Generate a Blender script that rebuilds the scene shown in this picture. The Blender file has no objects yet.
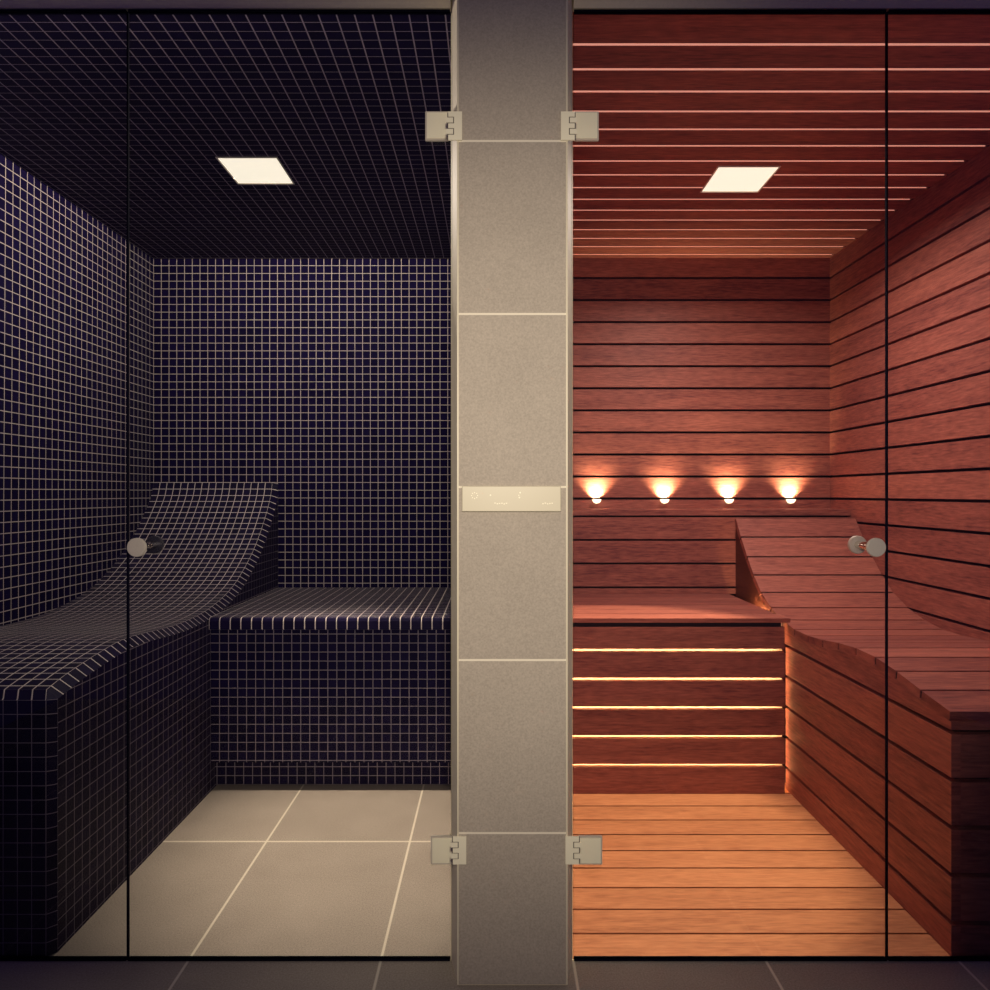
import bpy, bmesh, math, random
from mathutils import Vector, Matrix
random.seed(7)
U = 0.0375            # metres per mosaic pitch; every coordinate below is given in pitches
PI = math.pi
SC = bpy.context.scene
COL = SC.collection
# ------------------------------------------------------------------ camera, world, lights, exposure
CZ = 29.4             # eye height
cam_d = bpy.data.cameras.new('camera'); cam = bpy.data.objects.new('camera', cam_d); COL.objects.link(cam)
cam.location = (0, 0, CZ*U); cam.rotation_euler = (PI/2, 0, 0)
cam_d.sensor_width = 36.0; cam_d.lens = 36.0*710/990; cam_d.shift_y = -2/990; cam_d.clip_start = 0.02
SC.camera = cam
w = bpy.data.worlds.new('world'); SC.world = w; w.use_nodes = True
w.node_tree.nodes['Background'].inputs[0].default_value = (0.22, 0.15, 0.55, 1)
w.node_tree.nodes['Background'].inputs[1].default_value = 0.12
SC.view_settings.view_transform = 'Standard'; SC.view_settings.look = 'None'
SC.view_settings.exposure = 0.0; SC.view_settings.gamma = 1.0
SC.view_settings.use_curve_mapping = False

def spot(name, loc, tgt, power, color, size_deg, blend=1.0, radius=1.0):
    d = bpy.data.lights.new(name, 'SPOT'); d.energy = power; d.color = color
    d.spot_size = math.radians(size_deg); d.spot_blend = blend; d.shadow_soft_size = radius*U
    o = bpy.data.objects.new(name, d); COL.objects.link(o)
    o.location = Vector(loc)*U
    o.rotation_euler = (Vector(tgt)-Vector(loc)).to_track_quat('-Z', 'Y').to_euler()
    return o
def area(name, loc, tgt, power, color, sx, sy, spread=180):
    d = bpy.data.lights.new(name, 'AREA'); d.energy = power; d.color = color
    d.shape = 'RECTANGLE'; d.size = sx*U; d.size_y = sy*U; d.spread = math.radians(spread)
    o = bpy.data.objects.new(name, d); COL.objects.link(o)
    o.location = Vector(loc)*U
    o.rotation_euler = (Vector(tgt)-Vector(loc)).to_track_quat('-Z', 'Y').to_euler()
    return o
WARM = (1.0, 0.80, 0.52)
AMBER = (1.0, 0.56, 0.20)
# corridor light in front of the pillar
spot('corridor_light', (1.0, -2, 36), (1.0, 42.3, 30), 104, (1.0, 0.87, 0.68), 80, 1.0, 1.5)
# the spot inside each ceiling lamp
spot('steam_room_downlight', (-21.4, 66.0, 59.0), (-11, 60, 0), 230, (1.0, 0.82, 0.61), 42, 1.0, 1.2)
spot('sauna_downlight', (23.5, 68.0, 59.0), (8.5, 60.5, 0), 200, (1.0, 0.79, 0.46), 42, 0.4, 0.8)
# general light of each lamp
spot('steam_room_lamp_light', (-22.4, 66.9, 59.62), (-22.4, 66.9, 0), 36, (1.0, 0.86, 0.70), 180, 0.0, 0.08)
area('sauna_lamp_light', (23.6, 67.4, 59.2), (23.6, 67.0, 0), 19, (1.0, 0.84, 0.70), 5.0, 2.6, 160)

# ------------------------------------------------------------------ materials
def new_mat(name):
    m = bpy.data.materials.new(name); m.use_nodes = True
    nt = m.node_tree; b = nt.nodes['Principled BSDF']
    return m, nt, b
def N(nt, t, **kw):
    n = nt.nodes.new(t)
    for k, v in kw.items(): setattr(n, k, v)
    return n
def math_n(nt, op, a, b=None):
    n = N(nt, 'ShaderNodeMath', operation=op)
    for i, v in enumerate((a, b)):
        if v is None: continue
        if isinstance(v, (int, float)): n.inputs[i].default_value = v
        else: nt.links.new(v, n.inputs[i])
    return n.outputs[0]
def plain(name, col, rough=0.5, metal=0.0, noise=0.0, scale=200, spec=0.5):
    m, nt, b = new_mat(name)
    b.inputs['Base Color'].default_value = (*col, 1); b.inputs['Roughness'].default_value = rough
    b.inputs['Metallic'].default_value = metal; b.inputs['Specular IOR Level'].default_value = spec
    if noise:
        tc = N(nt, 'ShaderNodeTexCoord'); nz = N(nt, 'ShaderNodeTexNoise'); nz.inputs['Scale'].default_value = scale
        nz.inputs['Detail'].default_value = 4
        nt.links.new(tc.outputs['Object'], nz.inputs['Vector'])
        mx = N(nt, 'ShaderNodeMix', data_type='RGBA')
        mx.inputs[6].default_value = (*[c*(1-noise) for c in col], 1); mx.inputs[7].default_value = (*[min(1, c*(1+noise)) for c in col], 1)
        nt.links.new(nz.outputs['Fac'], mx.inputs[0]); nt.links.new(mx.outputs[2], b.inputs['Base Color'])
    return m
def emit(name, col, strength):
    m, nt, b = new_mat(name)
    b.inputs['Base Color'].default_value = (*col, 1)
    b.inputs['Emission Color'].default_value = (*col, 1); b.inputs['Emission Strength'].default_value = strength
    return m
def grid_mat(name, tile, grout, wx, wy, rough, spec=0.5, vary=0.25, bump=0.25, speckle=0.0, grout_rough=0.7):
    """square tiles with grout lines wherever a UV coordinate is a whole number"""
    m, nt, b = new_mat(name)
    uv = N(nt, 'ShaderNodeUVMap'); sp = N(nt, 'ShaderNodeSeparateXYZ'); nt.links.new(uv.outputs[0], sp.inputs[0])
    masks = []
    for ax, wd in ((0, wx), (1, wy)):
        f = math_n(nt, 'FRACT', sp.outputs[ax])
        d = math_n(nt, 'ABSOLUTE', math_n(nt, 'SUBTRACT', f, 0.5))
        mr = N(nt, 'ShaderNodeMapRange'); mr.inputs[1].default_value = 0.5-wd/2-wd*0.18; mr.inputs[2].default_value = 0.5-wd/2+wd*0.18
        nt.links.new(d, mr.inputs[0]); masks.append(mr.outputs[0])
    mask = math_n(nt, 'MAXIMUM', masks[0], masks[1])
    cb = N(nt, 'ShaderNodeCombineXYZ')
    nt.links.new(math_n(nt, 'FLOOR', sp.outputs[0]), cb.inputs[0]); nt.links.new(math_n(nt, 'FLOOR', sp.outputs[1]), cb.inputs[1])
    wn = N(nt, 'ShaderNodeTexWhiteNoise', noise_dimensions='2D'); nt.links.new(cb.outputs[0], wn.inputs['Vector'])
    t = N(nt, 'ShaderNodeMix', data_type='RGBA')
    t.inputs[6].default_value = (*[c*(1-vary) for c in tile], 1); t.inputs[7].default_value = (*[c*(1+vary) for c in tile], 1)
    nt.links.new(wn.outputs['Value'], t.inputs[0])
    tcol = t.outputs[2]
    if speckle:
        geo = N(nt, 'ShaderNodeNewGeometry')
        nz = N(nt, 'ShaderNodeTexNoise'); nz.inputs['Scale'].default_value = 260; nz.inputs['Detail'].default_value = 3
        nt.links.new(geo.outputs['Position'], nz.inputs['Vector'])
        n2 = N(nt, 'ShaderNodeTexNoise'); n2.inputs['Scale'].default_value = 7; n2.inputs['Detail'].default_value = 5
        nt.links.new(geo.outputs['Position'], n2.inputs['Vector'])
        k = math_n(nt, 'ADD', math_n(nt, 'MULTIPLY', nz.outputs['Fac'], 2*speckle), math_n(nt, 'MULTIPLY', n2.outputs['Fac'], speckle*0.6))
        k = math_n(nt, 'ADD', k, 1-speckle*1.3)
        vm = N(nt, 'ShaderNodeVectorMath', operation='SCALE'); nt.links.new(tcol, vm.inputs[0]); nt.links.new(k, vm.inputs['Scale'])
        tcol = vm.outputs[0]
    mx = N(nt, 'ShaderNodeMix', data_type='RGBA'); nt.links.new(mask, mx.inputs[0]); nt.links.new(tcol, mx.inputs[6])
    mx.inputs[7].default_value = (*grout, 1); nt.links.new(mx.outputs[2], b.inputs['Base Color'])
    rr = N(nt, 'ShaderNodeMapRange'); rr.inputs[3].default_value = rough; rr.inputs[4].default_value = grout_rough
    nt.links.new(mask, rr.inputs[0]); nt.links.new(rr.outputs[0], b.inputs['Roughness'])
    b.inputs['Specular IOR Level'].default_value = spec
    bp = N(nt, 'ShaderNodeBump'); bp.inputs['Strength'].default_value = bump; bp.inputs['Distance'].default_value = 0.001
    nt.links.new(math_n(nt, 'SUBTRACT', 1.0, mask), bp.inputs['Height']); nt.links.new(bp.outputs[0], b.inputs['Normal'])
    return m
def wood_mat(name, c1, c2, rough=0.5):
    """grain runs along u; every board has its own shift and tone (v carries the board number)"""
    m, nt, b = new_mat(name)
    uv = N(nt, 'ShaderNodeUVMap'); sp = N(nt, 'ShaderNodeSeparateXYZ'); nt.links.new(uv.outputs[0], sp.inputs[0])
    bi = math_n(nt, 'FLOOR', math_n(nt, 'DIVIDE', sp.outputs[1], 10.0))
    wn = N(nt, 'ShaderNodeTexWhiteNoise', noise_dimensions='1D'); nt.links.new(bi, wn.inputs['W'])
    cb = N(nt, 'ShaderNodeCombineXYZ')
    nt.links.new(math_n(nt, 'ADD', math_n(nt, 'MULTIPLY', sp.outputs[0], 0.10), math_n(nt, 'MULTIPLY', wn.outputs['Value'], 40.0)), cb.inputs[0])
    nt.links.new(sp.outputs[1], cb.inputs[1])
    n1 = N(nt, 'ShaderNodeTexNoise'); n1.inputs['Scale'].default_value = 0.9; n1.inputs['Detail'].default_value = 6; n1.inputs['Roughness'].default_value = 0.62; n1.inputs['Distortion'].default_value = 0.9
    nt.links.new(cb.outputs[0], n1.inputs['Vector'])
    c3 = N(nt, 'ShaderNodeCombineXYZ'); nt.links.new(math_n(nt, 'MULTIPLY', sp.outputs[0], 0.45), c3.inputs[0]); nt.links.new(math_n(nt, 'MULTIPLY', sp.outputs[1], 3.6), c3.inputs[1])
    n2 = N(nt, 'ShaderNodeTexNoise'); n2.inputs['Scale'].default_value = 1.6; n2.inputs['Detail'].default_value = 4
    nt.links.new(c3.outputs[0], n2.inputs['Vector'])
    f = math_n(nt, 'ADD', math_n(nt, 'MULTIPLY', n1.outputs['Fac'], 0.75), math_n(nt, 'MULTIPLY', n2.outputs['Fac'], 0.9))
    f = math_n(nt, 'ADD', f, math_n(nt, 'MULTIPLY', wn.outputs['Value'], 0.22))
    mr = N(nt, 'ShaderNodeMapRange'); mr.inputs[1].default_value = 0.62; mr.inputs[2].default_value = 1.25; nt.links.new(f, mr.inputs[0])
    mx = N(nt, 'ShaderNodeMix', data_type='RGBA'); nt.links.new(mr.outputs[0], mx.inputs[0])
    mx.inputs[6].default_value = (*c1, 1); mx.inputs[7].default_value = (*c2, 1)
    nt.links.new(mx.outputs[2], b.inputs['Base Color']); b.inputs['Roughness'].default_value = rough
    b.inputs['Specular IOR Level'].default_value = 0.3
    bp = N(nt, 'ShaderNodeBump'); bp.inputs['Strength'].default_value = 0.12; bp.inputs['Distance'].default_value = 0.0006
    nt.links.new(n2.outputs['Fac'], bp.inputs['Height']); nt.links.new(bp.outputs[0], b.inputs['Normal'])
    return m
TILE = (0.0075, 0.0045, 0.030); GROUT = (0.58, 0.50, 0.46)
M = {
 'mosaic': grid_mat('dark mosaic', TILE, GROUT, 0.078, 0.078, 0.75, 0.04),
 'mosaic_ceiling': grid_mat('dark ceiling mosaic', TILE, (0.5, 0.42, 0.5), 0.075, 0.05, 0.6, 0.1),
 'stone_floor': grid_mat('stone floor tile', (0.36, 0.31, 0.255), (0.75, 0.68, 0.54), 0.014, 0.009, 0.5, 0.3, 0.03, 0.2, 0.5),
 'stone_wall': grid_mat('stone pillar tile', (0.44, 0.385, 0.325), (0.9, 0.83, 0.68), 0.004, 0.011, 0.6, 0.25, 0.03, 0.2, 0.30),
 'render': plain('stone jamb', (0.85, 0.76, 0.56), 0.6, 0, 0.08, 150),
 'trim': plain('pale tile edge trim', (0.72, 0.66, 0.50), 0.45),
 'wood': wood_mat('reddish sauna wood', (0.145, 0.036, 0.036), (0.46, 0.152, 0.108)),
 'wood_shade': wood_mat('shaded hollow wood', (0.07, 0.020, 0.014), (0.13, 0.042, 0.026)),  # wood darkened to put the shade under the backrest into its colour
 'deck': wood_mat('decking wood', (0.29, 0.100, 0.044), (0.60, 0.255, 0.118), 0.55),
 'backing': plain('dark backing board', (0.012, 0.005, 0.006), 0.9),
 'pale_backing': plain('pale backing board', (0.8, 0.62, 0.5), 0.9),
 'steel': plain('satin champagne steel', (0.95, 0.90, 0.70), 0.45, 0.0),
 'knob': plain('brushed steel', (0.62, 0.56, 0.48), 0.5, 0.15, 0.12, 900),
 'chrome': plain('chrome', (0.7, 0.66, 0.6), 0.12, 1.0),
 'dark_steel': plain('dark steel', (0.03, 0.028, 0.05), 0.4, 0.3),
 'dark': plain('black gasket', (0.003, 0.003, 0.012), 0.9, spec=0.1),
 'pin': plain('hinge joint', (0.05, 0.035, 0.04), 0.5),
 'frame': plain('lamp frame', (0.75, 0.70, 0.62), 0.4),
 'lamp': emit('lamp diffuser', (1.0, 0.91, 0.70), 1.15),
 'led': emit('led strip', (1.0, 0.70, 0.32), 28.0),
 'cup': emit('uplight glass', (1.0, 0.86, 0.55), 2.5),
 'plate': plain('champagne control plate', (0.62, 0.565, 0.42), 0.4, 0.0),
 'mark': plain('pale printed mark', (0.95, 0.90, 0.70), 0.4),
}
g, nt, b = new_mat('clear glass')
nt.nodes.remove(b)
out = nt.nodes['Material Output']
tr = N(nt, 'ShaderNodeBsdfTransparent'); tr.inputs[0].default_value = (0.90, 0.90, 0.92, 1)
gl = N(nt, 'ShaderNodeBsdfGlossy'); gl.inputs['Roughness'].default_value = 0.0; gl.inputs['Color'].default_value = (1, 1, 1, 1)
fr = N(nt, 'ShaderNodeFresnel'); fr.inputs['IOR'].default_value = 1.3
ms = N(nt, 'ShaderNodeMixShader'); nt.links.new(fr.outputs[0], ms.inputs[0]); nt.links.new(tr.outputs[0], ms.inputs[1]); nt.links.new(gl.outputs[0], ms.inputs[2])
nt.links.new(ms.outputs[0], out.inputs['Surface'])
M['glass'] = g

# ------------------------------------------------------------------ mesh helpers
class MB:
    """collects faces with UVs, then links them as ONE mesh object"""
    def __init__(self): self.v = []; self.f = []; self.uv = []; self.mi = []
    def face(self, pts, uvs=None, mi=0):
        i = len(self.v); self.v += [tuple(p) for p in pts]; self.f.append(tuple(range(i, i+len(pts))))
        self.uv += list(uvs) if uvs else [(0.5, 0.5)]*len(pts); self.mi.append(mi)
    def box(self, x0, x1, y0, y1, z0, z1, s=1.0, o=(0, 0, 0), mi=0, mis=None, bw=None):
        """s: UV scale; bw=(axis, board number): wood UVs with grain along that axis"""
        c = [(x, y, z) for x in (x0, x1) for y in (y0, y1) for z in (z0, z1)]
        F = {'-x': (0, 1, 3, 2), '+x': (4, 6, 7, 5), '-y': (0, 4, 5, 1), '+y': (2, 3, 7, 6), '-z': (0, 2, 6, 4), '+z': (1, 5, 7, 3)}
        for k, ids in F.items():
            P = [c[i] for i in ids]; a = 'xyz'.index(k[1]); ax = [i for i in (0, 1, 2) if i != a]
            if bw:
                g_ = bw[0]; other = [i for i in ax if i != g_]
                lo = (x0, y0, z0)
                if g_ in ax: uvs = [(p[g_], bw[1]*10+0.5+(p[other[0]]-lo[other[0]])) for p in P]
                else: uvs = [(p[ax[0]]*0.3, bw[1]*10+0.5+(p[ax[1]]-lo[ax[1]])) for p in P]
            else:
                uvs = [((p[ax[0]]-o[ax[0]])/s, (p[ax[1]]-o[ax[1]])/s) for p in P]
            self.face(P, uvs, (mis or {}).get(k, mi))
    def build(self, name, mats, parent=None, loc=(0, 0, 0), bevel=0, smooth=False, merge=True):
        me = bpy.data.meshes.new(name)
        L = Vector(loc)
        me.from_pydata([(Vector(p)-L)*U for p in self.v], [], self.f)
        ul = me.uv_layers.new(name='UVMap')
        for i, q in enumerate(self.uv): ul.data[i].uv = q
        for k, i in enumerate(self.mi): me.polygons[k].material_index = i
        if not isinstance(mats, (list, tuple)): mats = [mats]
        for m_ in mats: me.materials.append(m_)
        if merge:
            bm = bmesh.new(); bm.from_mesh(me)
            bmesh.ops.remove_doubles(bm, verts=bm.verts, dist=1e-6)
            bmesh.ops.recalc_face_normals(bm, faces=bm.faces)
            bm.to_mesh(me); bm.free()
        if smooth:
            for p in me.polygons: p.use_smooth = True
        o = bpy.data.objects.new(name, me); COL.objects.link(o)
        o.location = L*U
        if parent: o.parent = parent; o.location = (L*U)-Vector(parent['_o'])
        else: o['_o'] = tuple(L*U)
        o['_o'] = tuple(L*U)
        if bevel:
            bv = o.modifiers.new('bevel', 'BEVEL'); bv.width = bevel*U; bv.segments = 2; bv.limit_method = 'ANGLE'
        return o
def lathe(mb, prof, n=40, c=(0, 0, 0), axis='y', mi=0):
    """prof: list of (r, t) along the axis"""
    rings = []
    for r, t in prof:
        ring = []
        for k in range(n):
            a = 2*PI*k/n; u, v = r*math.cos(a), r*math.sin(a)
            ring.append((c[0]+u, c[1]+t, c[2]+v) if axis == 'y' else (c[0]+u, c[1]+v, c[2]+t))
        rings.append(ring)
    for a, b_ in zip(rings, rings[1:]):
        for k in range(n):
            j = (k+1) % n
            mb.face([a[k], a[j], b_[j], b_[k]], None, mi)
    mb.face(rings[0][::-1], None, mi); mb.face(rings[-1], None, mi)
def thing(name, label, cat, loc, group=None):
    o = bpy.data.objects.new(name, None); COL.objects.link(o); o.location = Vector(loc)*U; o['_o'] = tuple(Vector(loc)*U)
    o.empty_display_size = 0.05
    o['label'] = label; o['category'] = cat
    if group: o['group'] = group
    return o
def structure(o, label=None):
    o['kind'] = 'structure'
    if label: o['label'] = label
    return o

# ------------------------------------------------------------------ dimensions
XL, XR = -44.1, 43.25          # outer side walls
DL, DR = -2.78, 4.92           # faces of the dividing wall
YG = 44.7                      # glass line
YB = 91.7                      # back wall
ZC = CZ+30.36                  # ceiling
BP = 2.85                      # board pitch
Q = 0.905                      # bench mosaic pitch
GAP = 0.30

# ------------------------------------------------------------------ structure: steam room
m = MB(); fx = lambda x: (x-DR)/12.1; fy = lambda y: (y-59.9)/24.2
def floor_box(mb, x0, x1, y0, y1):
    z0, z1 = -2.0, 0.0
    for P in ([(x0, y0, z1), (x1, y0, z1), (x1, y1, z1), (x0, y1, z1)], [(x0, y0, z0), (x0, y1, z0), (x1, y1, z0), (x1, y0, z0)],
              [(x0, y0, z0), (x1, y0, z0), (x1, y0, z1), (x0, y0, z1)], [(x0, y1, z0), (x0, y1, z1), (x1, y1, z1), (x1, y1, z0)],
              [(x0, y0, z0), (x0, y0, z1), (x0, y1, z1), (x0, y1, z0)], [(x1, y0, z0), (x1, y1, z0), (x1, y1, z1), (x1, y0, z1)]):
        mb.face(P, [(fx(p[0]), fy(p[1])) for p in P])
floor_box(m, -62, 62, -12, YG+0.1)
structure(m.build('floor', M['stone_floor'], loc=(0, 20, 0)), 'grey stone tile floor in front of the two cabins')
m = MB(); floor_box(m, XL-2, DL+1, YG+0.1, YB+2)
structure(m.build('floor', M['stone_floor'], loc=(-24, 68, 0)), 'beige stone tile floor inside the steam room')

m = MB()
m.face([(XL, YG-0.3, 0), (XL, YB, 0), (XL, YB, ZC), (XL, YG+0.2, ZC)], [((p[0]-YB), (p[1]-ZC)) for p in ((YG-0.3, 0), (YB, 0), (YB, ZC), (YG-0.3, ZC))])
m.box(XL-2, XL-0.001, YG-0.3, YB+2, -2, ZC+4, 1.0)
structure(m.build('wall_left', M['mosaic'], loc=(XL, 68, 0), merge=False), 'left wall of small dark mosaic tiles')
m = MB(); x0, x1 = XL, DL
m.box(x0, x1, YB+0.001, YB+2, -2, ZC+4, 1.0)
m.face([(x0, YB, 0), (x1, YB, 0), (x1, YB, ZC), (x0, YB, ZC)], [(0, -ZC), (x1-x0, -ZC), (x1-x0, 0), (0, 0)])
structure(m.build('wall_back', M['mosaic'], loc=(-24, YB, 0), merge=False), 'back wall of the steam room in small dark mosaic tiles')
# ceiling with a recess for the lamp
LX0, LX1, LY0, LY1 = -25.25, -19.65, 64.1, 69.7
m = MB(); cu = 1.153; cv = 0.9
def ceil_piece(a, b, c, d):
    P = [(a, c, ZC), (a, d, ZC), (b, d, ZC), (b, c, ZC)]
    m.face(P, [((p[0]+2.0)/cu, (p[1]-YB)/cv) for p in P])
    P = [(a, c, ZC+2), (b, c, ZC+2), (b, d, ZC+2), (a, d, ZC+2)]
    m.face(P, None)
for a, b_, c, d in ((XL, LX0, YG+0.2, YB), (LX1, DL, YG+0.2, YB), (LX0, LX1, YG+0.2, LY0), (LX0, LX1, LY1, YB)): ceil_piece(a, b_, c, d)
m.face([(XL, YG+0.2, ZC), (DL, YG+0.2, ZC), (DL, YG+0.2, ZC+2), (XL, YG+0.2, ZC+2)], None)
m.face([(XL, YB, ZC), (DL, YB, ZC), (DL, YB, ZC+2), (XL, YB, ZC+2)], None)
m.face([(XL, YG+0.2, ZC), (XL, YB, ZC), (XL, YB, ZC+2), (XL, YG+0.2, ZC+2)], None)
m.face([(DL, YG+0.2, ZC), (DL, YB, ZC), (DL, YB, ZC+2), (DL, YG+0.2, ZC+2)], None)
for (a, b_) in (((LX0, LY0), (LX0, LY1)), ((LX0, LY1), (LX1, LY1)), ((LX1, LY1), (LX1, LY0)), ((LX1, LY0), (LX0, LY0))):
    m.face([(a[0], a[1], ZC), (b_[0], b_[1], ZC), (b_[0], b_[1], ZC+2), (a[0], a[1], ZC+2)], None)
structure(m.build('ceiling', M['mosaic_ceiling'], loc=(-24, 68, ZC)), 'dark mosaic ceiling of the steam room')

# dividing wall: mosaic on the steam side, boards on the sauna side
m = MB(); m.box(DL, 0.6, YG+0.2, YB+2, 0, ZC+4, 1.0, (0, YB, ZC)); structure(m.build('wall_center', M['mosaic'], loc=(-1, 68, 0)), 'dividing wall between the two cabins')

# ------------------------------------------------------------------ structure: sauna
def board_x(mb, x0, x1, y0, y1, z0, z1, k): mb.box(x0, x1, y0, y1, z0, z1, bw=(0, k))
def board_y(mb, x0, x1, y0, y1, z0, z1, k): mb.box(x0, x1, y0, y1, z0, z1, bw=(1, k))
ZT = ZC-2.58                   # first groove under the ceiling
m = MB(); z = ZC; k = 0; zz = ZT
bands = []
while z > 0:
    bands.append((max(zz+GAP/2, 0), z, k)); z = zz-GAP/2; zz -= BP; k += 1
for (a, b_, k) in bands:
    if b_-a > 0.05: board_x(m, DR, XR, YB, YB+0.7, a, b_, k+3)
wb = structure(m.build('wall_back', M['wood'], loc=(24, YB, 0)), 'back wall of the sauna in horizontal reddish boards')
m = MB(); m.box(DR, XR+0.7, YB+0.7, YB+2, -2, ZC+6); m.build('backing_board', M['backing'], wb, loc=(24, YB+1, 0))
m = MB()
for (a, b_, k) in bands:
    if b_-a > 0.05: board_y(m, XR, XR+0.7, YG-0.3, YB+0.7, a, b_, k+40)
wr = structure(m.build('wall_right', M['wood'], loc=(XR, 68, 0)), 'right wall of horizontal reddish boards')
m = MB(); m.box(XR+0.7, XR+2, YG-0.3, YB+2, -2, ZC+6); m.build('backing_board', M['backing'], wr, loc=(XR+1, 68, 0))
m = MB()
for (a, b_, k) in bands:
    if b_-a > 0.05: board_y(m, DR-0.7, DR, YG+0.2, YB, a, b_, k+80)
wc = structure(m.build('wall_center', M['wood'], loc=(DR, 68, 0)), 'sauna side of the dividing wall, horizontal boards')
m = MB(); m.box(0.6, DR-0.7, YG+0.2, YB+2, -2, ZC+6); m.build('backing_board', M['backing'], wc, loc=(3, 68, 0))
# ceiling boards, gaps where the photo shows the bright lines
RX0, RX1, RY0, RY1 = 20.68, 26.55, 65.9, 71.6
gaps = [CZ*0+710*30.36/(493-y) for y in (44.7, 69.5, 91.7, 111.6, 129.5, 146, 161.2, 175, 187.7, 199.4, 210.3, 220.2, 229.8, 238.5, 246.7, 254.6)]
m = MB(); y0 = YG+0.2; CG = 0.30
edges = [(y0, gaps[0]-CG/2)] + [(a+CG/2, b_-CG/2) for a, b_ in zip(gaps, gaps[1:])] + [(gaps[-1]+CG/2, YB)]
for k, (a, b_) in enumerate(edges):
    if b_-a < 0.05: continue
    if b_ <= RY0 or a >= RY1: board_x(m, DR, XR, a, b_, ZC, ZC+0.6, k+120)
    else:
        board_x(m, DR, RX0, a, b_, ZC, ZC+0.6, k+120); board_x(m, RX1, XR, a, b_, ZC, ZC+0.6, k+120)
        if a < RY0: board_x(m, RX0, RX1, a, RY0, ZC, ZC+0.6, k+120)
        if b_ > RY1: board_x(m, RX0, RX1, RY1, b_, ZC, ZC+0.6, k+120)
cr = structure(m.build('ceiling', M['wood'], loc=(24, 68, ZC)), 'sauna ceiling of reddish boards with added glow along the board edges')
m = MB(); m.box(DR-0.7, XR+0.7, YG+0.25, YB+0.7, ZC+0.6, ZC+1.5); m.build('backing_board', M['backing'], cr, loc=(24, 68, ZC+1))
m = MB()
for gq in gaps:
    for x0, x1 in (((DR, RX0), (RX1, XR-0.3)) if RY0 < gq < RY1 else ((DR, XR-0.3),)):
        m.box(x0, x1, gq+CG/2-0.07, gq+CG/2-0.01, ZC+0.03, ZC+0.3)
m.build('glow_strip', emit('lit edge glow', (1.0, 0.44, 0.31), 0.7), cr, loc=(24, 68, ZC+0.1))  # added glowing strips stand in for board edges lit from the corridor
# decking
gy = [710*29.4/(y-493) for y in (957, 933.6, 909.3, 887.6, 868, 850.6, 834.6, 820, 806)]
m = MB(); e = sorted(gy); k = 0
e = [YG+0.1-BP*0] + e[1:] + [e[-1]+2.75, e[-1]+5.5]
for a, b_ in zip(e, e[1:]):
    board_x(m, DR, XR, a+0.09, b_-0.09, -0.7, 0, k+200); k += 1
fr_ = structure(m.build('floor', M['deck'], loc=(24, 57, 0)), 'sauna floor of wooden decking boards')
m = MB(); m.box(DR-0.7, XR+0.7, YG+0.1, YB+2, -2, -0.7); m.build('backing_board', M['backing'], fr_, loc=(24, 68, -1))

# ------------------------------------------------------------------ structure: pillar, header
FX0, FX1, FY = -2.2, 4.27, 42.3
m = MB()
side = [(DL, YG+0.2), (FX0, FY+0.12), (FX1, FY+0.12), (DR, YG+0.2)]
ZH = CZ+30.45
for a, b_ in zip(side, side[1:]+side[:1]):
    m.face([(a[0], a[1], 0), (b_[0], b_[1], 0), (b_[0], b_[1], ZH+8), (a[0], a[1], ZH+8)])
m.face([(p[0], p[1], ZH+8) for p in side]); m.face([(p[0], p[1], 0) for p in side[::-1]])
structure(m.build('wall_pillar', M['render'], loc=(1, YG, 0)), 'splayed stone jambs of the pillar between the cabins')
m = MB()
zs = [0.12] + [CZ-(y-493)*42.3/710 for y in (833, 660, 486, 313, 139)] + [CZ-(139-174-493)*42.3/710]
cl_v = lambda z: (z-zs[1])/(zs[2]-zs[1])
P = [(FX0, FY, zs[0]), (FX1, FY, zs[0]), (FX1, FY, zs[-1]), (FX0, FY, zs[-1])]
m.face(P, [(0.02 if p[0] < 0 else 0.98, cl_v(p[2])) for p in P])
m.box(FX0, FX1, FY+0.001, FY+0.115, zs[0], zs[-1])
pc = structure(m.build('trim_1', M['stone_wall'], loc=(1, FY, 0), merge=False), 'tall stone tile cladding on the front of the pillar')
for x in (FX0-0.06, FX1-0.04):
    m = MB(); m.box(x, x+0.1, FY-0.03, FY+0.1, zs[0], zs[-1]); m.build('edge_trim', M['trim'], pc, loc=(x, FY, 0))
# header over the glass, splayed like the pillar
for x0, x1, lb in ((-62, DL, 'stone lintel over the steam room glass'), (DR, 62, 'stone lintel over the sauna glass')):
    m = MB(); sec = [(YG+0.18, ZC+0.06), (YG-0.15, ZC+0.06), (FY, ZC+2.6), (FY, ZC+8), (YG+0.18, ZC+8)]
    for a, b_ in zip(sec, sec[1:]+sec[:1]): m.face([(x0, *a), (x1, *a), (x1, *b_), (x0, *b_)])
    m.face([(x0, *p) for p in sec]); m.face([(x1, *p) for p in sec[::-1]])
    structure(m.build('wall_header', M['render'], loc=((x0+x1)/2, FY, ZH)), lb)

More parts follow.
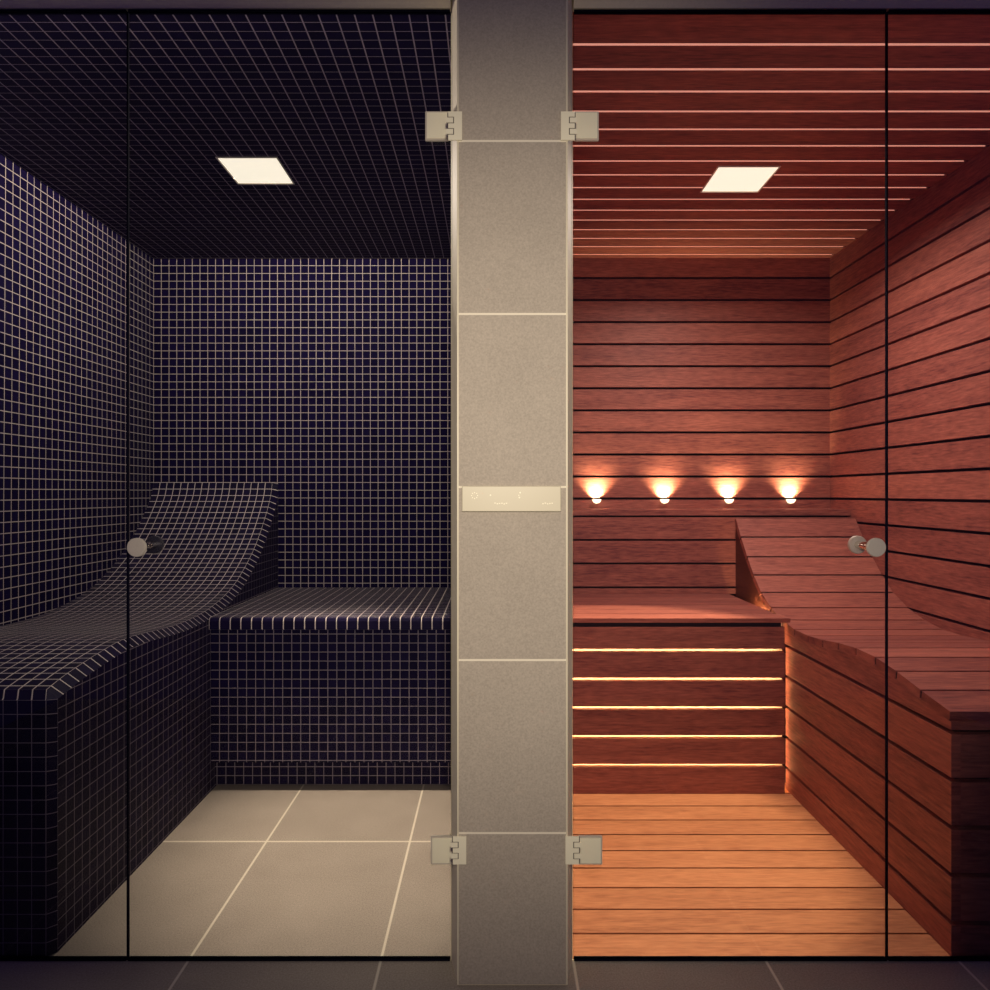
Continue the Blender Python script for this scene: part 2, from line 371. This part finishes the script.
# ------------------------------------------------------------------ tiled lounger (left)
def catmull(pts, n=6):
    P = [pts[0]]+list(pts)+[pts[-1]]; out_ = []
    for i in range(1, len(P)-2):
        p0, p1, p2, p3 = P[i-1:i+3]
        for j in range(n):
            t = j/n
            out_.append(tuple(0.5*((2*p1[c])+(-p0[c]+p2[c])*t+(2*p0[c]-5*p1[c]+4*p2[c]-p3[c])*t*t+(-p0[c]+3*p1[c]-3*p2[c]+p3[c])*t**3) for c in (0, 1)))
    out_.append(tuple(pts[-1])); return out_
prof = [(45.5, -12.6), (46.1, -12.45), (47.7, -12.12), (50.3, -11.74), (52.8, -11.45), (54.6, -11.32), (57, -11.38), (59.8, -11.6), (64, -11.87), (68.5, -11.85), (71.8, -11.55), (75, -11.0),
        (77.9, -10.2), (80.2, -9.24), (82.8, -7.85), (84.8, -6.55), (86.7, -5.05), (88.3, -3.54), (89.8, -1.9), (91.0, -.3), (91.62, 1.37)]
pr = [(y, CZ+h) for y, h in catmull(prof, 4)]
arc = [0]
for a, b_ in zip(pr, pr[1:]): arc.append(arc[-1]+math.dist(a, b_))
XT, XS = -28.72, -28.0; YBc = YB-0.04; XL0 = XL; XL = XL+0.04
lg = thing('tiled_lounger', 'built-in lounger of dark mosaic tiles with a raised curved backrest along the left wall', 'lounger', (-36, 68, 0))
top = MB(); edge = MB(); sd = MB()
A1 = arc[-1]
ch = lambda y, z: max(0.0, z-0.62)
for i in range(len(pr)-1):
    (ya, za), (yb, zb) = pr[i], pr[i+1]
    ua, ub = (arc[i]-A1)/Q, (arc[i+1]-A1)/Q
    P = [(XL, ya, za), (XT, ya, za), (XT, yb, zb), (XL, yb, zb)]
    top.face(P, [((XL-XT)/Q, ua), (0, ua), (0, ub), ((XL-XT)/Q, ub)])
    # chamfer offset perpendicular to the profile
    def off(j):
        a = pr[max(j-1, 0)]; b2 = pr[min(j+1, len(pr)-1)]
        t = Vector((b2[0]-a[0], b2[1]-a[1])).normalized(); n = Vector((t.y, -t.x))*0.6
        return (pr[j][0]+n.x*0.9, pr[j][1]+n.y)
    oa, ob = off(i), off(i+1)
    yo = lambda q: min(q, YB)
    oa = (min(oa[0], YBc), oa[1]); ob = (min(ob[0], YBc), ob[1])
    if i == 0: oa = (45.45, oa[1])
    edge.face([(XT, ya, za), (XS, oa[0], oa[1]), (XS, ob[0], ob[1]), (XT, yb, zb)], [(ua, .12), (ua, .9), (ub, .9), (ub, .12)])
    sd.face([(XS, oa[0], 0.0), (XS, ob[0], 0.0), (XS, ob[0], ob[1]), (XS, oa[0], oa[1])],
            [((oa[0]-45.45)/Q, (0-0.2)/Q), ((ob[0]-45.45)/Q, (0-0.2)/Q), ((ob[0]-45.45)/Q, (ob[1]-0.2)/Q), ((oa[0]-45.45)/Q, (oa[1]-0.2)/Q)])
y0, z0 = pr[0]; YF = 44.98; zf = CZ-13.12; XC = -28.45
# front: chamfer on top, front face, chamfered corner
ze = off(0)[1]
top.face([(XL, y0, z0), (XT, y0, z0), (XC, YF, zf), (XL, YF, zf)], [((XL-XT)/Q, .95), (0, .95), (0, .15), ((XL-XT)/Q, .15)])
edge.face([(XT, y0, z0), (XC, YF, zf), (XS, 45.45, ze)], [(.1, .1), (.9, .1), (.5, .9)])
sd.face([(XL, YF, 0), (XC, YF, 0), (XC, YF, zf), (XL, YF, zf)], [((XL-XC)/Q, (0-zf)/Q), (0, -zf/Q), (0, 0), ((XL-XC)/Q, 0)])
sd.face([(XC, YF, 0), (XS, 45.45, 0), (XS, 45.45, ze), (XC, YF, zf)], [(0, -zf/Q), (.95, -zf/Q), (.95, 0.02), (0, 0)])
top.face([(XL, p[0], p[1]) for p in pr[::-1]]+[(XL, YF, zf), (XL, YF, 10), (XL, YBc, 10)][::1], None)
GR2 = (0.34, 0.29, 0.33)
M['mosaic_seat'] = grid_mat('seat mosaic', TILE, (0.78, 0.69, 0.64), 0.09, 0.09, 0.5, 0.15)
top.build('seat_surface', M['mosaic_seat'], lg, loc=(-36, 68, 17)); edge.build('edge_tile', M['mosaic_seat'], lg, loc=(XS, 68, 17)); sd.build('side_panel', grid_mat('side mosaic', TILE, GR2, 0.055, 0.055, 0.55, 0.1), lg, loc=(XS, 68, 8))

# ------------------------------------------------------------------ tiled bench against the back wall
tb = thing('tiled_bench', 'low dark mosaic bench with a rounded front edge under the steam room back wall', 'bench', (-15, 80, 0))
QB = 1.04; ZB = CZ-12.2; YE = 69.5
XL = XL0
m = MB(); x0, x1 = XS, DL-0.04
sec = [(YBc, ZB), (YE+0.35, ZB), (YE+0.1, ZB-0.1), (YE, ZB-0.35), (YE, ZB-1.15), (YE+0.3, ZB-1.25), (YBc, ZB-1.25)]
uvv = [0]
for a, b_ in zip(sec, sec[1:]): uvv.append(uvv[-1]+math.dist(a, b_))
for i in range(len(sec)-1):
    a, b_ = sec[i], sec[i+1]
    v = [0.5, 0.5] if i in (1, 2, 3) else [uvv[i]/Q, uvv[i+1]/Q]
    if i == 0: v = [0, (YB-YE-0.35)/QB/1.0]
    m.face([(x0, *a), (x1, *a), (x1, *b_), (x0, *b_)], [(0, v[0]), ((x1-x0)/QB, v[0]), ((x1-x0)/QB, v[1]), (0, v[1])])
m.face([(x0, *p) for p in sec]); m.face([(x1, *p) for p in sec[::-1]])
m.build('seat_slab', M['mosaic_seat'], tb, loc=(-15, 80, ZB))
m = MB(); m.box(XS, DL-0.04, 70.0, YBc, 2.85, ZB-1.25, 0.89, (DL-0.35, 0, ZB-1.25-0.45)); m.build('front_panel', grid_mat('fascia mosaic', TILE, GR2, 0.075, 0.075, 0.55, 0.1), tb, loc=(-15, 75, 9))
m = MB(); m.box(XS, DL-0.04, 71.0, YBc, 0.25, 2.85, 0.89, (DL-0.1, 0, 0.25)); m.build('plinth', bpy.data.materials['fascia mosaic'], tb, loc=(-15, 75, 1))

# ------------------------------------------------------------------ wooden lounger (right)
wp = [(44.98, -13.9), (47.5, -13.2), (50.4, -12.65), (53.2, -12.3), (56.1, -12.24), (59, -12.45), (61.8, -12.8), (64.7, -13.0), (67.6, -13.0), (70.4, -12.6), (73.3, -11.85), (76, -10.64), (78.2, -9.03), (80.2, -7.2), (82.25, -5.1), (84.1, -2.95)]
XW = 28.9
wp = [wp[0]] + [(a*1.014, b*1.014) for a, b in wp[1:]]
wl = thing('wooden_lounger', 'reddish slatted wooden lounger with a curved backrest along the right wall', 'lounger', (36, 65, 0))
def nrm(i):
    a = wp[max(i-1, 0)]; b2 = wp[min(i+1, len(wp)-1)]
    t = Vector((b2[0]-a[0], b2[1]-a[1])).normalized(); return t, Vector((t.y, -t.x))
TH = 0.62; m = MB()
for i in range(len(wp)-1):
    (ya, ha), (yb, hb) = wp[i], wp[i+1]
    ta, na = nrm(i); tb_, nb = nrm(i+1)
    d = Vector((yb-ya, hb-ha)).normalized(); g2 = 0.11
    A = Vector((ya, CZ+ha))+d*g2; B = Vector((yb, CZ+hb))-d*g2
    A2 = A+na*TH; B2 = B+nb*TH
    S = [A, B, B2, A2]; k = 300+i
    L_ = (B-A).length; ss = [0, L_, L_+TH, 2*L_+TH, 2*L_+2*TH]
    for j in range(4):
        p, q = S[j], S[(j+1) % 4]
        m.face([(XW, *p), (XR-0.02, *p), (XR-0.02, *q), (XW, *q)], [(XW, k*10+ss[j]), (XR, k*10+ss[j]), (XR, k*10+ss[j+1]), (XW, k*10+ss[j+1])])
    m.face([(XW, *p) for p in S], [(p.x, k*10+p.y*0.3) for p in S]); m.face([(XR-0.02, *p) for p in S[::-1]], [(0, 5)]*4)
m.build('seat_slats', M['wood'], wl, loc=(36, 65, 16))
m = MB(); 
for i in range(len(wp)-1):
    (ya, ha), (yb, hb) = wp[i], wp[i+1]; _, na = nrm(i); _, nb = nrm(i+1)
    A = Vector((ya+(0.3 if i == 0 else 0), CZ+ha)); B = Vector((yb, CZ+hb))
    S = [A+na*0.1, B+nb*0.1, B+nb*(TH-0.06), A+na*(TH-0.06)]
    for j in range(4):
        p, q = S[j], S[(j+1) % 4]
        if j in (1, 3) and 0 < i+(j == 1) < len(wp)-1: continue
        m.face([(XW+0.06, *p), (XR-0.06, *p), (XR-0.06, *q), (XW+0.06, *q)])
    m.face([(XW+0.06, *p) for p in S]); m.face([(XR-0.06, *p) for p in S[::-1]])
m.build('dark_gap_fill', M['backing'], wl, loc=(36, 65, 16))  # added dark body, puts the shade into the gaps between slats
# side cladding: boards with grooves at the photo's heights, the top one following the curve
gz = [CZ-15.17-3.02*k for k in range(6)]
m = MB()
yb_end = 73.0
T = [(wp[i][0], CZ+wp[i][1]) for i in range(len(wp))]
und = []
for i in range(11):
    _, n_ = nrm(i); und.append((T[i][0]+n_.x*TH*1.02, T[i][1]+n_.y*TH*1.02))
und[0] = (YF, und[0][1])
poly = und + [(und[-1][0], gz[0]+GAP/2), (YF, gz[0]+GAP/2)]
n_p = len(und)
for j in range(n_p-1):
    a, b_ = und[j], und[j+1]; zb0 = gz[0]+GAP/2
    for X, fl in ((XW, 1), (XW+0.6, -1)):
        P = [(X, a[0], zb0), (X, b_[0], zb0), (X, *b_), (X, *a)]
        m.face(P, [(p[1], 3500.5+p[2]-zb0) for p in P])
    P = [(XW, *a), (XW+0.6, *a), (XW+0.6, *b_), (XW, *b_)]; m.face(P, [(p[1], 3505) for p in P])
    P = [(XW, a[0], zb0), (XW+0.6, a[0], zb0), (XW+0.6, b_[0], zb0), (XW, b_[0], zb0)]; m.face(P, [(p[1], 3505) for p in P])
board_x(m, XW+0.6, XR-0.02, YF, YF+0.6, gz[0]+GAP/2, und[0][1], 351)
m.face([(XW, YF, gz[0]+GAP/2), (XW+0.6, YF, gz[0]+GAP/2), (XW+0.6, *und[0]), (XW, *und[0])], [(0, 3511), (.6, 3511), (.6, 3513), (0, 3513)])
Z1 = gz[0]-GAP/2
for k in range(5):
    z1 = gz[k]-GAP/2; z0_ = max(gz[k+1]+GAP/2, 0.02) if k < 4 else 0.02
    if z1-z0_ < 0.1: continue
    board_y(m, XW, XW+0.6, YF, 70.6, z0_, z1, 360+k); board_x(m, XW+0.6, XR-0.02, YF, YF+0.6, z0_, z1, 370+k)
m.build('side_panel', M['wood'], wl, loc=(XW, 65, 8))
m = MB(); m.box(XW+1.0, XR-0.05, YF+1.0, 70.5, 0.02, CZ-14.2); m.build('core', M['backing'], wl, loc=(36, 60, 5))

# ------------------------------------------------------------------ wooden bench and raised back panel
wbn = thing('wooden_bench', 'reddish slatted wooden bench with light glowing between its front boards', 'bench', (16, 77, 0))
ZW = CZ-12.25; Y1 = 86.3; m = MB(); y = Y1; k = 0
while y > 69.6:
    a = max(y-BP, 69.3)
    board_x(m, DR+0.02, XW-(0.5 if y > 74.5 else 0.04), a+0.06, y-0.06, ZW-0.42, ZW, 400+k); y -= BP; k += 1
m.build('seat_slats', M['wood'], wbn, loc=(16, 77, ZW))
m = MB(); YFa = 69.35
hs = [-12.95, -15.4, -18.22, -21.03, -23.84, -26.65, -29.38]
for k in range(6):
    board_x(m, DR+0.02, 28.3, YFa, YFa+0.6, CZ+hs[k+1]+(0.17 if k < 5 else 0), CZ+hs[k]-0.15, 420+k)
m.build('front_boards', M['wood'], wbn, loc=(16, YFa, 8))
m = MB(); m.box(DR+0.02, XW-0.1, YFa+1.9, YFa+2.3, 0.02, ZW-0.5); m.build('backing_board', M['pale_backing'], wbn, loc=(16, YFa+2, 8))
m = MB()
for k in range(1, 6): 
    z = CZ+hs[k]-0.75; m.box(DR+0.1, 28.25, YFa+0.62, YFa+0.8, z-0.15, z+0.15)
m.build('glow_strip', M['led'], wbn, loc=(16, YFa+0.7, 8))
m = MB(); m.box(DR+0.02, 28.0, YFa+0.15, YFa+0.62, CZ-13.3, ZW-0.44); m.build('light_blocker', M['backing'], wbn, loc=(16, YFa+0.3, ZW))  # added blocker, keeps the strip light out of the top gap
bpn = thing('wooden_back_panel', 'waist-high boxed board panel standing behind the wooden bench, its top a narrow ledge', 'panel', (24, 88, 0))
m = MB(); hz = [-2.05, -2.84, -5.71, -8.57, -11.48, -12.25]
for k in range(5):
    board_x(m, DR+0.02, XR-0.02, Y1+0.0, Y1+0.6, CZ+hz[k+1]+(GAP/2-.03 if k < 4 else 0), CZ+hz[k]-(0.12 if k else 0), 440+k)
board_x(m, DR+0.02, XR-0.02, Y1+0.6, YB-0.02, CZ-2.6, CZ-2.0, 447)
m.build('boards', M['wood'], bpn, loc=(24, Y1, 20))
m = MB(); m.box(DR+0.1, XR-0.1, Y1+0.65, Y1+1.4, ZW-0.3, CZ-2.65); m.build('backing_board', M['backing'], bpn, loc=(24, Y1+1, 20))
# light strip glowing in the hollow under the lounger's backrest
hl = MB(); hl.box(XW-0.35, XW+0.05, 75.2, 79.5, ZW-1.6, ZW-1.4)
hl.build('glow_strip', emit('warm strip', (1.0, 0.60, 0.24), 150.0), wl, loc=(XW-0.2, 79, ZW-1.5))
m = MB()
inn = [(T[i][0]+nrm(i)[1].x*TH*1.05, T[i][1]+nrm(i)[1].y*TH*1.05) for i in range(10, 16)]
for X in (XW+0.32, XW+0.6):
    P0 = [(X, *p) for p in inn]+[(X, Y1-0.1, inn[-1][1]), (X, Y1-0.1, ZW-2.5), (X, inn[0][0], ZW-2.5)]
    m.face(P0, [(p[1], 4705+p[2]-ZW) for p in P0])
m.build('inner_panel', M['wood_shade'], wl, loc=(XW+0.8, 79, ZW), merge=False)

# ------------------------------------------------------------------ uplights on the sauna back wall
def uplight(x, label):
    t = thing('wall_uplight', label, 'lamp', (x, YB, CZ-1.3), 'small uplights in a row on the sauna back wall')
    zc = CZ-0.80
    m = MB(); lathe(m, [(0.02, -0.55), (0.30, -0.48), (0.50, -0.28), (0.60, 0.0), (0.52, 0.0), (0.2, -0.2)], 28, (x, YB-0.62, zc), 'z')
    m.build('glass_cup', M['cup'], t, loc=(x, YB-0.6, zc), smooth=True)
    m = MB(); lathe(m, [(0.32, -0.08), (0.32, 0.0)], 20, (x, YB, zc-0.3), 'y'); m.build('wall_mount', M['knob'], t, loc=(x, YB, zc))
    s = spot('uplight_beam', (x, YB-0.62, zc+0.1), (x, YB+1.0, zc+3), 17, (1.0, 0.79, 0.40), 116, 1.0, 0.25)
    s.parent = t; s.location = Vector((x, YB-0.62, zc+0.1))*U-t.location
for px, lb in ((596, 'small glowing uplight on the sauna back wall, nearest the pillar'), (663.5, 'small glowing uplight on the sauna wall, second from the pillar'),
               (727.5, 'small glowing uplight on the sauna wall, third from the pillar, left of the lounger peak'), (788.8, 'small glowing uplight on the sauna wall, directly above the lounger backrest')):
    uplight((px-495)/7.74, lb)

# ------------------------------------------------------------------ ceiling lamps
def ceiling_lamp(x0, x1, y0, y1, label):
    t = thing('ceiling_lamp', label, 'lamp', ((x0+x1)/2, (y0+y1)/2, ZC))
    m = MB(); f = 0.12
    for a in ((x0, x0+f, y0, y1), (x1-f, x1, y0, y1), (x0+f, x1-f, y0, y0+f), (x0+f, x1-f, y1-f, y1)): m.box(*a, ZC-0.08, ZC+0.5)
    m.build('frame', M['frame'], t, loc=((x0+x1)/2, (y0+y1)/2, ZC))
    m = MB(); m.box(x0+f, x1-f, y0+f, y1-f, ZC+0.02, ZC+0.15); m.build('diffuser', M['lamp'], t, loc=((x0+x1)/2, (y0+y1)/2, ZC))
ceiling_lamp(LX0, LX1, LY0, LY1, 'square glowing lamp recessed in the dark mosaic ceiling')
ceiling_lamp(RX0, RX1, RY0, RY1, 'square glowing lamp recessed in the reddish board ceiling')

# ------------------------------------------------------------------ glass front
def W(px, py, y): return ((px-495)*y/710, CZ-(py-493)*y/710)
GT = 0.18; ZG0, ZG1 = 0.15, CZ+30.22
def pane(name, x0, x1, lab, door=False):
    m = MB(); m.box(x0, x1, YG-GT/2, YG+GT/2, ZG0, ZG1, mi=0, mis={'-x': 1, '+x': 1, '-z': 1, '+z': 1})
    o = structure(m.build(name, [M['glass'], M['dark']], loc=((x0+x1)/2, YG, ZG0)), lab)
    m = MB(); m.box(x0+0.02, x1-0.02, YG-0.16, YG+0.16, 0.03, ZG0); m.build('bottom_seal', M['dark'], o, loc=((x0+x1)/2, YG, 0))
    m = MB(); m.box(x0+0.02, x1-0.02, YG-0.16, YG+0.16, ZG1, ZG1+0.12); m.build('top_seal', M['dark'], o, loc=((x0+x1)/2, YG, ZG1))
    return o
SX, TX = -23.1, 24.65
d1 = pane('door_1', SX+0.05, DL-0.03, 'clear glass door of the steam room')
w1 = pane('window_1', XL, SX-0.05, 'fixed clear glass panel left of the steam room door')
for (o_, x) in ((w1, SX),):
    m = MB(); m.box(x-0.045, x+0.045, YG-0.09, YG+0.09, 0.05, ZG1); m.build('joint_seal', M['dark'], o_, loc=(x, YG, 0))
d2 = pane('door_2', DR+0.03, TX-0.05, 'clear glass door of the sauna')
w2 = pane('window_2', TX+0.05, XR, 'fixed clear glass panel right of the sauna door')
m = MB(); m.box(TX-0.045, TX+0.045, YG-0.09, YG+0.09, 0.05, ZG1); m.build('joint_seal', M['dark'], w2, loc=(TX, YG, 0))
def knob(d, x, z):
    m = MB(); R = 0.58
    lathe(m, [(R-0.04, -1.25), (R, -1.21), (R, -1.06), (R-0.04, -1.02)], 48, (x, YG, z), 'y'); k = m.build('knob', M['knob'], d, loc=(x, YG-1, z), bevel=0.0)
    m = MB(); lathe(m, [(0.26, -1.03), (0.26, 1.03)], 32, (x, YG, z), 'y'); m.build('stem', M['chrome'], k, loc=(x, YG, z), smooth=False)
    m = MB(); lathe(m, [(R-0.04, 0.98), (R, 1.02), (R, 1.21), (R-0.04, 1.25)], 48, (x, YG, z), 'y'); m.build('knob', M['dark_steel'] if x < 0 else M['knob'], d, loc=(x, YG+1, z))
x, z = W(136, 547.5, YG-1.25); knob(d1, x, z)
x, z = W(877, 547.5, YG-1.25); knob(d2, x, z)
def hinge(d, px_g0, px_g1, px_w1, py0, py1, sgn):
    """px_g0: free edge of the glass leaf, px_g1: where the knuckles start, px_w1: end of the wall leaf"""
    yg = YG-GT/2-0.22; yw = FY-0.14
    X = lambda p, y: (p-495)*y/710
    Zp = lambda p, y: CZ-(p-493)*y/710
    z1, z0 = Zp(py0, yg), Zp(py1, yg)
    xa, xb = X(px_g0, yg), X(px_g1+1.5*sgn, yg)
    def bx(mb, a, b_, y0, y1, c, e_, mi=0): mb.box(min(a, b_), max(a, b_), y0, y1, c, e_, mi=mi)
    m = MB(); bx(m, xa, xb, yg, YG-GT/2-0.01, z0, z1)
    o = m.build('hinge', M['knob'], d, loc=((xa+xb)/2, yg, (z0+z1)/2))
    m = MB(); bx(m, xa+0.10*sgn, xb, yg-0.05, yg, z0+0.09, z1-0.09); m.build('cover_plate', M['steel'], o, loc=(xa, yg, z0))
    w1_, w0_ = Zp(py0, yw), Zp(py1, yw); h = w1_-w0_; n = 5
    xp, xk, xc = X(px_g1, yw), X(px_g1+7*sgn, yw), X(px_w1, yw)
    m = MB()
    for i in range(n):
        if i % 2 == 1: bx(m, xp-0.06*sgn, xk-0.05*sgn, yw, yw+0.1, w0_+h*i/n+0.02, w0_+h*(i+1)/n-0.02)
    m.build('knuckle', M['steel'], o, loc=(xp, yw, w0_))
    m = MB(); bx(m, xp+0.02*sgn, xk+0.02*sgn, yw+0.05, yw+0.13, w0_+0.04, w1_-0.04); m.build('hinge_joint', M['pin'], o, loc=(xb, yw, w0_))
    m = MB(); bx(m, xk, xc, yw, yw+0.12, w0_, w1_)
    for i in range(n):
        if i % 2 == 0: bx(m, xp+0.07*sgn, xk, yw, yw+0.12, w0_+h*i/n+(0.03 if i else 0), w0_+h*(i+1)/n-(0.03 if i < 4 else 0))
    m.build('wall_leaf', M['steel'], o, loc=(xc, yw, w0_), merge=False)
hinge(d1, 425.3, 447, 462, 111.4, 139.8, 1)
hinge(d1, 430.6, 451.6, 466.2, 836.8, 864.5, 1)
hinge(d2, 598.8, 576, 561, 111.4, 139.8, -1)
hinge(d2, 602.3, 580.3, 565.5, 836.8, 864.5, -1)

# ------------------------------------------------------------------ control panel on the pillar
yp = FY-0.22
(xa, za), (xb, zb) = W(461.9, 511.6, yp), W(561.0, 486, yp)
cp = thing('control_panel', 'slim rectangular champagne control panel mounted on the pillar at mid height', 'control panel', ((xa+xb)/2, FY, za))
m = MB(); m.box(xa, xb, yp, FY-0.005, za, zb); m.build('plate', M['plate'], cp, loc=((xa+xb)/2, FY, za), bevel=0.04)
def dot(mb, px, py, r=0.035):
    x, z = W(px, py, yp); lathe(mb, [(r, -0.012), (r, 0.0)], 10, (x, yp, z), 'y')
m = MB()
for i in range(8): dot(m, 474.6+3.0*math.cos(i*PI/4), 495.6+3.0*math.sin(i*PI/4))
m.build('round_symbol', M['mark'], cp, loc=(xa+1, yp, zb-0.5))
m = MB(); dot(m, 490.5, 495.2, 0.05); m.build('dot_symbol', M['mark'], cp, loc=(xa+2, yp, zb-0.5))
m = MB(); dot(m, 520.2, 492.6, .05); dot(m, 518.8, 495.3); dot(m, 519.4, 497.6, .05); m.build('drop_symbol', M['mark'], cp, loc=(xa+3.4, yp, zb-0.5))
for a, b_ in ((495, 508), (543, 554)):
    m = MB(); p = a
    while p < b_:
        x, z = W(p, 503.5+0.4*math.sin(p), yp); m.box(x-0.045, x+0.045, yp-0.012, yp, z-0.03, z+0.03); p += 2.3
    m.build('caption_line', M['mark'], cp, loc=(W(a, 503, yp)[0], yp, za+0.5))

for o in SC.objects:
    if '_o' in o: del o['_o']
